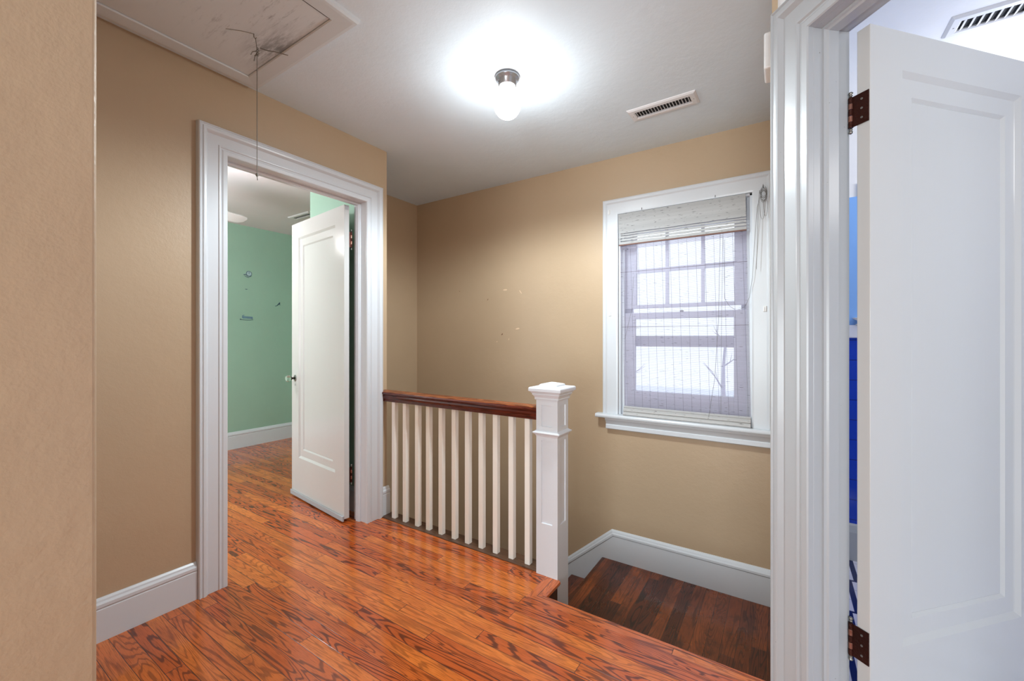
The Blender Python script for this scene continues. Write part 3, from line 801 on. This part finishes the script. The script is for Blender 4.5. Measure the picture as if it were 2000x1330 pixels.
# curtain brackets left on the casing
def bracket(x, z, label):
    t = empty('curtain_bracket')
    tag(t, label, 'bracket', 'small brackets left on the window casing')
    mb = MB().box(x-.009, x+.009, YW2-.0245, YW2-.0225, z-.017, z+.017); mb.build('plate', M_plastic, t, bevel=.001)
    MB().box(x-.006, x-.003, YW2-.029, YW2-.0245, z-.014, z+.014).build('flange', M_plastic, t)
    MB().box(x+.003, x+.006, YW2-.029, YW2-.0245, z-.014, z+.014).build('flange', M_plastic, t)
bracket(-1.03, 2.085, 'small white metal bracket at the top left corner of the window casing')
bracket(-1.022, 1.37, 'small white metal bracket halfway up the left side of the window casing')
bracket(-.090, 1.37, 'small white metal bracket halfway up the right side of the window casing')

# ------------------------------------------------------------------ hall ceiling light
cl = empty('ceiling_light')
tag(cl, 'small flush ceiling light with an egg-shaped white glass globe, switched on', 'ceiling light')
lx, ly = -1.123, 1.683
MB().lathe((lx, ly, H), (0, 0, -1), [(-.001, .052), (.004, .058), (.010, .060), (.016, .058), (.022, .050), (.026, .046), (.050, .043), (.052, .040)], 40).build('canopy', M_chrome, cl, smooth=True)
MB().lathe((lx-.02, ly-.043, H-.040), (-.4, -1, 0), [(0, .0022), (.004, .0022), (.005, .0015)], 8).build('screw', M_dark, cl)
k = NT('lit_opal_glass'); k.base((1, 1, 1, 1)); k.rough(0.3)
k.b.inputs['Emission Color'].default_value = (1.0, 0.99, 0.97, 1); k.b.inputs['Emission Strength'].default_value = LAMP_POWER
gp = [(0.042, .034)]
for i in range(1, 15):
    t = math.radians(30+150*i/14); gp.append((.128-.078*math.cos(t)*1.0-.0, .068*math.sin(t)**.95 if t < PI-.01 else .0005))
gp[0] = (.048, .036)
lab(MB().lathe((lx, ly, H), (0, 0, -1), gp, 40).build('globe', k.m, cl, smooth=True), 'glowing white glass globe')

point('ceiling_light_glow', (lx, ly, H-.262), 4.4, .05, (0.88, 0.96, 1.0))
sl = bpy.data.lights.new('ceiling_light_down', 'SPOT'); sl.energy = 54; sl.spot_size = math.radians(177); sl.spot_blend = .4
sl.shadow_soft_size = .06; sl.color = (0.83, 0.945, 1.0)
so_ = bpy.data.objects.new('ceiling_light_down', sl); C.objects.link(so_); so_.location = (lx, ly, H-.262)

# ------------------------------------------------------------------ vents
def vent(name, cx, cy, w, d, zc, n, label, tilt=35, ang=0.0, group=None):
    t = empty(name); tag(t, label, 'vent', group)
    ca, sa = math.cos(ang), math.sin(ang); ax = Vector((ca, sa, 0)); ay = Vector((-sa, ca, 0)); o = Vector((cx, cy, zc))
    iw, idp = w/2-.032, d/2-.042
    mb = MB().sweep(o, ax, ay, (0, 0, -1), [(-iw, -idp), (-iw, idp), (iw, idp), (iw, -idp)], [(0, -.0), (0, .007), (.006, .011), (.026, .010), (.034, .004), (.036, 0)], closed=True)
    mb.build('vent_frame', M_vent, t)
    MB().obox(o, ax, ay, Z, (-iw, iw), (-idp, idp), (-.0015, -.0005)).build('vent_duct', M_dark, t)
    a = math.radians(tilt)
    for i in range(n):
        c = o+ax*(-iw+(i+.5)*2*iw/n); f = ax*math.cos(a)+Z*math.sin(a); g = Z*math.cos(a)-ax*math.sin(a)
        MB().obox(c-Z*.0065, f, ay, g, (-.0062, .0062), (-idp, idp), (-.0005, .0005)).build('louvre', M_vent, t)
    for s in (-1, 1):
        MB().lathe(o+ax*s*(w/2-.016)-Z*.0095, (0, 0, -1), [(0, .0035), (.0015, .0028)], 10).build('screw', M_steel, t)
    return t
vent('ceiling_vent', -.556, 2.366, .352, .145, H, 18, 'white louvred ceiling vent above the stairs, right of the globe light', tilt=-50, ang=-.02)
vent('ceiling_vent', .80, 2.345, .50, .150, HB, 18, 'white louvred vent on the bathroom ceiling above the open door')
vent('ceiling_vent', -4.08, 2.38, .36, .12, HB, 12, 'grey louvred vent on the bedroom ceiling above the open door', tilt=-50)

# ------------------------------------------------------------------ attic hatch and its pull cord
hs = empty('attic_hatch')
tag(hs, 'white plywood attic hatch with smudges and a flat moulded frame above the left wall', 'hatch')
k = NT('smudged_hatch_paint')
x, y, z = k.sep(k.obj())
sm = k.noise(k.scale(k.obj(), (10, 60, 1)), 1.0, 4, 0.7)
dx = k.math('DIVIDE', k.math('ADD', x, 1.86), .22); dy = k.math('DIVIDE', k.math('SUBTRACT', y, .975), .13)
dd = k.math('SQRT', k.math('ADD', k.math('POWER', k.math('ABSOLUTE', dx), 2.0), k.math('POWER', k.math('ABSOLUTE', dy), 2.0)))
near = k.ramp(dd, 0.0, 1.3, 1.0, 0.0)
f = k.math('MULTIPLY', near, k.ramp(sm, 0.30, 0.66))
dd2 = k.math('SQRT', k.math('ADD', k.math('POWER', k.math('ABSOLUTE', k.math('DIVIDE', k.math('ADD', x, 1.72), .4)), 2.0), k.math('POWER', k.math('ABSOLUTE', k.math('DIVIDE', k.math('SUBTRACT', y, .8), .3)), 2.0)))
f2 = k.math('MULTIPLY', k.ramp(dd2, 0, 1.2, .5, 0), k.ramp(sm, 0.52, 0.72))
c = k.mix(k.math('MAXIMUM', k.math('MULTIPLY', f, .8), f2), lin(216, 221, 224), lin(92, 94, 96))
k.base(c); k.rough(.5); k.bump(sm, .15, .001)
HX0, HX1, HY0, HY1 = -2.150, -1.495, -.5, .985
MB().box(HX0+.003, HX1-.006, HY0, HY1-.002, H-.012, H-.001).build('hatch_panel', k.m, hs)
M_hatch = gloss_paint('hatch_frame_paint', lin(212, 218, 222), .4)
MB().sweep((0, 0, H), (1, 0, 0), (0, 1, 0), (0, 0, -1), [(HX0, HY0), (HX0, HY1), (HX1, HY1), (HX1, HY0)], [(0, 0), (0, .014), (.004, .018), (.060, .021), (.072, .020), (.078, .013), (.080, 0)]).build('hatch_frame', M_hatch, hs)
MB().box(HX1-.006, HX1-.0005, HY0, HY1-.01, H-.0125, H-.010).build('hinge_gap', M_dark, hs)
MB().tube([(-1.90, .785, H-.0125), (-1.86, .825, H-.0130), (-1.836, .862, H-.0125)], .0012, 5).build('old_wire', M_steel, hs)
MB().tube([(-1.836, .862, H-.012), (-1.836, .862, H-.024), (-1.832, .866, H-.032), (-1.826, .868, H-.028)], .0022, 6).build('screw_eye', M_steel, hs)
MB().tube([(-1.898, .917, H-.016), (-1.88, .935, H-.022), (-1.855, .96, H-.024), (-1.828, 1.0, H-.026)], .0018, 6).build('wire_latch', M_steel, hs)
pc = empty('pull_cord')
tag(pc, 'thin knotted grey pull cord hanging from the attic hatch in front of the bedroom doorway', 'cord')
px_, py_ = -1.806, .8605
top = (-1.83, .866, H-.030)
MB().tube([top, (-1.825, .865, 2.425), (px_-.003, py_, 2.392), (px_, py_, 2.37), (px_, py_, 2.1), (px_+.0005, py_, 1.862)], .0016, 6).build('cord', M_cord, pc)
mb = MB()
for i in range(7):
    a = i*1.7; mb.tube([(px_, py_, 2.388-.004*i), (px_+.009*math.cos(a), py_+.009*math.sin(a), 2.384-.005*i), (px_+.004*math.cos(a+1), py_+.004*math.sin(a+1), 2.379-.004*i)], .0018, 5)
mb.tube([(px_, py_, 2.375), (px_-.018, py_-.01, 2.372), (px_-.026, py_-.012, 2.362)], .0016, 5)
mb.tube([(px_, py_, 2.37), (px_-.008, py_-.005, 2.35), (px_-.012, py_-.006, 2.335)], .0016, 5)
mb.build('knot', M_cord, pc)
mb = MB().lathe((px_, py_, 1.875), (0, 0, -1), [(0, .002), (.003, .005), (.008, .006), (.013, .004), (.016, .001)], 10)
mb.tube([(px_, py_, 1.865), (px_+.003, py_, 1.845)], .0015, 5)
mb.build('end_knot', M_cord, pc)

# ------------------------------------------------------------------ small box on the stairwell wall
wb = empty('wall_box')
tag(wb, 'small white plastic box high on the wall just left of the bathroom door casing', 'box')
MB().box(XR-.024, XR, 1.60, 1.70, 2.084, 2.203).build('cover', M_plastic, wb, bevel=.006, seg=3)

# ------------------------------------------------------------------ bedroom: fan, decals
fan = empty('ceiling_fan')
tag(fan, 'white ceiling fan in the mint bedroom, one rounded blade showing past the door casing', 'ceiling fan')
fx, fy_, fz_ = -3.545, 1.05, 2.155
M_fan = plain('fan_white', lin(236, 236, 238), .35)
MB().lathe((fx, fy_, HB), (0, 0, -1), [(0, .07), (.03, .06), (.05, .02), (.052, .014), (.18, .014), (.185, .05), (.20, .10), (.26, .115), (.30, .09), (.32, .05), (.33, .045)], 32).build('motor_housing', M_fan, fan, smooth=True)
k = NT('lit_fan_shade'); k.base((1, 1, 1, 1)); k.b.inputs['Emission Color'].default_value = (1, 1, 1, 1); k.b.inputs['Emission Strength'].default_value = 80
MB().lathe((fx, fy_, HB-.33), (0, 0, -1), [(0, .05), (.02, .085), (.06, .095), (.09, .07), (.105, .02), (.107, .001)], 28).build('light_bowl', k.m, fan, smooth=True)
for i in range(4):
    an = math.radians(102+90*i); d = Vector((math.cos(an), math.sin(an), 0)); s = Vector((-d.y, d.x, 0))
    tl = math.radians(-14); s2 = s*math.cos(tl)+Z*math.sin(tl)
    pts = []
    W_ = .068; L0, L1 = .16, .62
    out = [(L0, -.045), (L0+.05, -W_*.9), (L1-.07, -W_), (L1-.02, -W_*.85), (L1, -W_*.4), (L1, W_*.4), (L1-.02, W_*.85), (L1-.07, W_), (L0+.05, W_*.9), (L0, .045)]
    n = len(out); c0 = Vector((fx, fy_, fz_)); nn = d.cross(s2)
    v = [c0+d*a+s2*b+nn*.003 for a, b in out]+[c0+d*a+s2*b-nn*.003 for a, b in out]
    bl = make('fan_blade', v, [tuple(range(n)), tuple(range(n, 2*n))]+[(j, (j+1) % n, n+(j+1) % n, n+j) for j in range(n)], M_fan, fan)
    MB().obox(c0, d, s, Z, (.09, .20), (-.015, .015), (-.010, -.004)).build('blade_arm', M_fan, bl)

XD = XG+.0012
def decal_obj(name, label, mb, mat):
    o = mb.build(name, mat); tag(o, label, 'wall decal'); return o
M_dkblue = plain('decal_dark_blue', lin(44, 70, 92), .5); M_grey = plain('decal_grey_blue', lin(96, 116, 132), .5); M_pale = plain('decal_pale', lin(176, 200, 206), .5)
M_mblue = plain('decal_script_blue', lin(86, 122, 160), .5)
def ring(mb, cy, cz, r0, r1, n=28):
    k = len(mb.v)
    for j in range(n):
        t = 2*PI*j/n
        for r in (r0, r1):
            for xx in (XD-.001, XD+.0006): mb.v.append(Vector((xx, cy+r*math.cos(t), cz+r*math.sin(t))))
    for j in range(n):
        a = k+4*j; b = k+4*((j+1) % n)
        mb.f += [(a+1, a+3, b+3, b+1), (a, b, b+2, a+2), (a, a+1, b+1, b), (a+2, b+2, b+3, a+3)]
    return mb
def stroke(mb, pts, w):
    mb.tube([(XD, a, b) for a, b in pts], w, 5); return mb
ck = empty('clock_decal'); tag(ck, 'round clock-face sticker on the mint bedroom wall, highest of the stickers', 'wall decal')
cy_, cz_ = 2.29, 1.915
ring(MB(), cy_, cz_, .024, .030).build('rim', M_grey, ck)
mb = MB(); k_ = len(mb.v); mb.lathe((XD-.001, cy_, cz_), (1, 0, 0), [(0, .024), (.0012, .024)], 28).build('dial', M_pale, ck)
stroke(MB(), [(cy_, cz_-.002), (cy_, cz_+.019)], .002).build('hand', M_dkblue, ck)
mb = MB(); stroke(mb, [(cy_-.055, cz_-.018), (cy_-.035, cz_-.012), (cy_-.015, cz_-.026), (cy_+.008, cz_-.030), (cy_+.022, cz_-.022)], .005); stroke(mb, [(cy_-.045, cz_-.030), (cy_-.02, cz_-.040), (cy_, cz_-.044)], .003)
mb.build('scroll', M_grey, ck)
mb = MB().add([(XD, 2.575, 1.575), (XD, 2.592, 1.580), (XD, 2.612, 1.604), (XD, 2.626, 1.622), (XD, 2.632, 1.612), (XD, 2.628, 1.600), (XD, 2.634, 1.583), (XD, 2.631, 1.583), (XD, 2.622, 1.597), (XD, 2.600, 1.578), (XD, 2.578, 1.568)], [tuple(range(11))])
v = list(mb.v); mb = MB(); n = 11
mb.add(v+[p+Vector((.0008, 0, 0)) for p in v], [tuple(range(n)), tuple(range(n, 2*n))]+[(j, (j+1) % n, n+(j+1) % n, n+j) for j in range(n)])
decal_obj('shoe_decal', 'dark high-heeled shoe sticker on the mint wall beside the open door edge', mb, M_dkblue)
sc = empty('script_decal'); tag(sc, 'pale blue script lettering sticker on the mint wall, lowest of the stickers', 'wall decal')
mb = MB(); t0 = 2.225
pts = []
for i in range(70):
    t = i/69; pts.append((t0+.105*t+.006*math.sin(t*50), 1.428+.011*math.cos(t*50)-.004*t))
stroke(mb, pts, .0022); stroke(mb, [(t0+.016, 1.452), (t0-.002, 1.446), (t0-.004, 1.424), (t0+.014, 1.416)], .0026)
mb.build('lettering', M_mblue, sc)
mb = MB(); pts = [(t0-.022+.13*i/40, 1.404+.0035*math.sin(i*1.1)-.006*math.sin(i/40*PI)) for i in range(41)]
stroke(mb, pts, .002); mb.lathe((XD, t0-.022, 1.404), (1, 0, 0), [(0, .006), (.001, .006)], 10)
mb.build('flourish', M_dkblue, sc)
for (yy, zz, lb) in ((2.262, 1.738, 'tiny dark bird sticker on the mint wall below the clock sticker'), (2.070, 1.705, 'tiny dark sticker on the mint wall at the very edge of the door casing')):
    mb = MB(); stroke(mb, [(yy-.010, zz+.004), (yy-.003, zz-.002), (yy+.004, zz+.002), (yy+.010, zz)], .0035)
    decal_obj('small_decal', lb, mb, M_grey)

# ------------------------------------------------------------------ bathroom shelf item
it = empty('small_white_item')  # small white item of unknown kind
tag(it, 'small white dish on the cap tiles behind the bathroom door gap', 'ornament')
MB().lathe((.345, BY-.02, 1.27), (0, 0, 1), [(0, .020), (.004, .022), (.006, .012), (.022, .010), (.028, .024), (.036, .034), (.038, .034), (.034, .028), (.031, .004)], 20).build('item_body', M_plastic, it, smooth=True)

# ------------------------------------------------------------------ outside the window
structure(MB().box(-14, 12, YW2+1.5, 40, -3.4, -3.3).build('ground', M_snow))
rnd = random.Random(11)
def tree(x, y, h, r, lean, label):
    mb = MB(); base_ = Vector((x, y, -3.32)); n = 9
    pts = [base_+Vector((lean*t*h+.05*math.sin(t*7+x), .04*math.sin(t*5), t*h)) for t in [i/(n-1) for i in range(n)]]
    t = empty('bare_tree'); tag(t, label, 'tree', 'bare trees outside the window')
    tr = MB().tube(pts, [r*(1-.75*i/(n-1)) for i in range(n)], 8).build('trunk', M_bark, t)
    mb = MB()
    def branch(p, d, L, rr, lv):
        nonlocal mb
        q = [p+d*(L*k/4)+Vector((0, 0, .10*L*(k/4)**2)) for k in range(5)]
        mb.tube(q, [rr*(1-.7*k/4) for k in range(5)], 5)
        if lv > 0:
            for k in (2, 3, 4):
                for _ in range(1 if k < 4 else 2):
                    e = (d+Vector((rnd.uniform(-.8, .8), rnd.uniform(-.6, .6), rnd.uniform(-.1, .7)))).normalized()
                    branch(q[k], e, L*.6, rr*.45, lv-1)
    for i in range(2, n):
        for s in ((-1, 1)[i % 2],):
            d = Vector((s*rnd.uniform(.5, 1), rnd.uniform(-.5, .5), rnd.uniform(.3, .9))).normalized()
            mb = MB(); branch(pts[i], d, h*.16*(1.3-i/n), r*.4*(1-.6*i/n), 1)
            mb.build('branch', M_bark, t)
tree(-1.25, 11.0, 4.4, .10, .03, 'bare tree seen dimly through the right side of the lower window pane')
tree(-4.6, 13.5, 5.0, .10, .02, 'bare tree seen dimly through the middle of the lower window pane')
tree(-8.2, 15.0, 5.0, .12, -.01, 'bare tree seen dimly through the left side of the lower window pane')
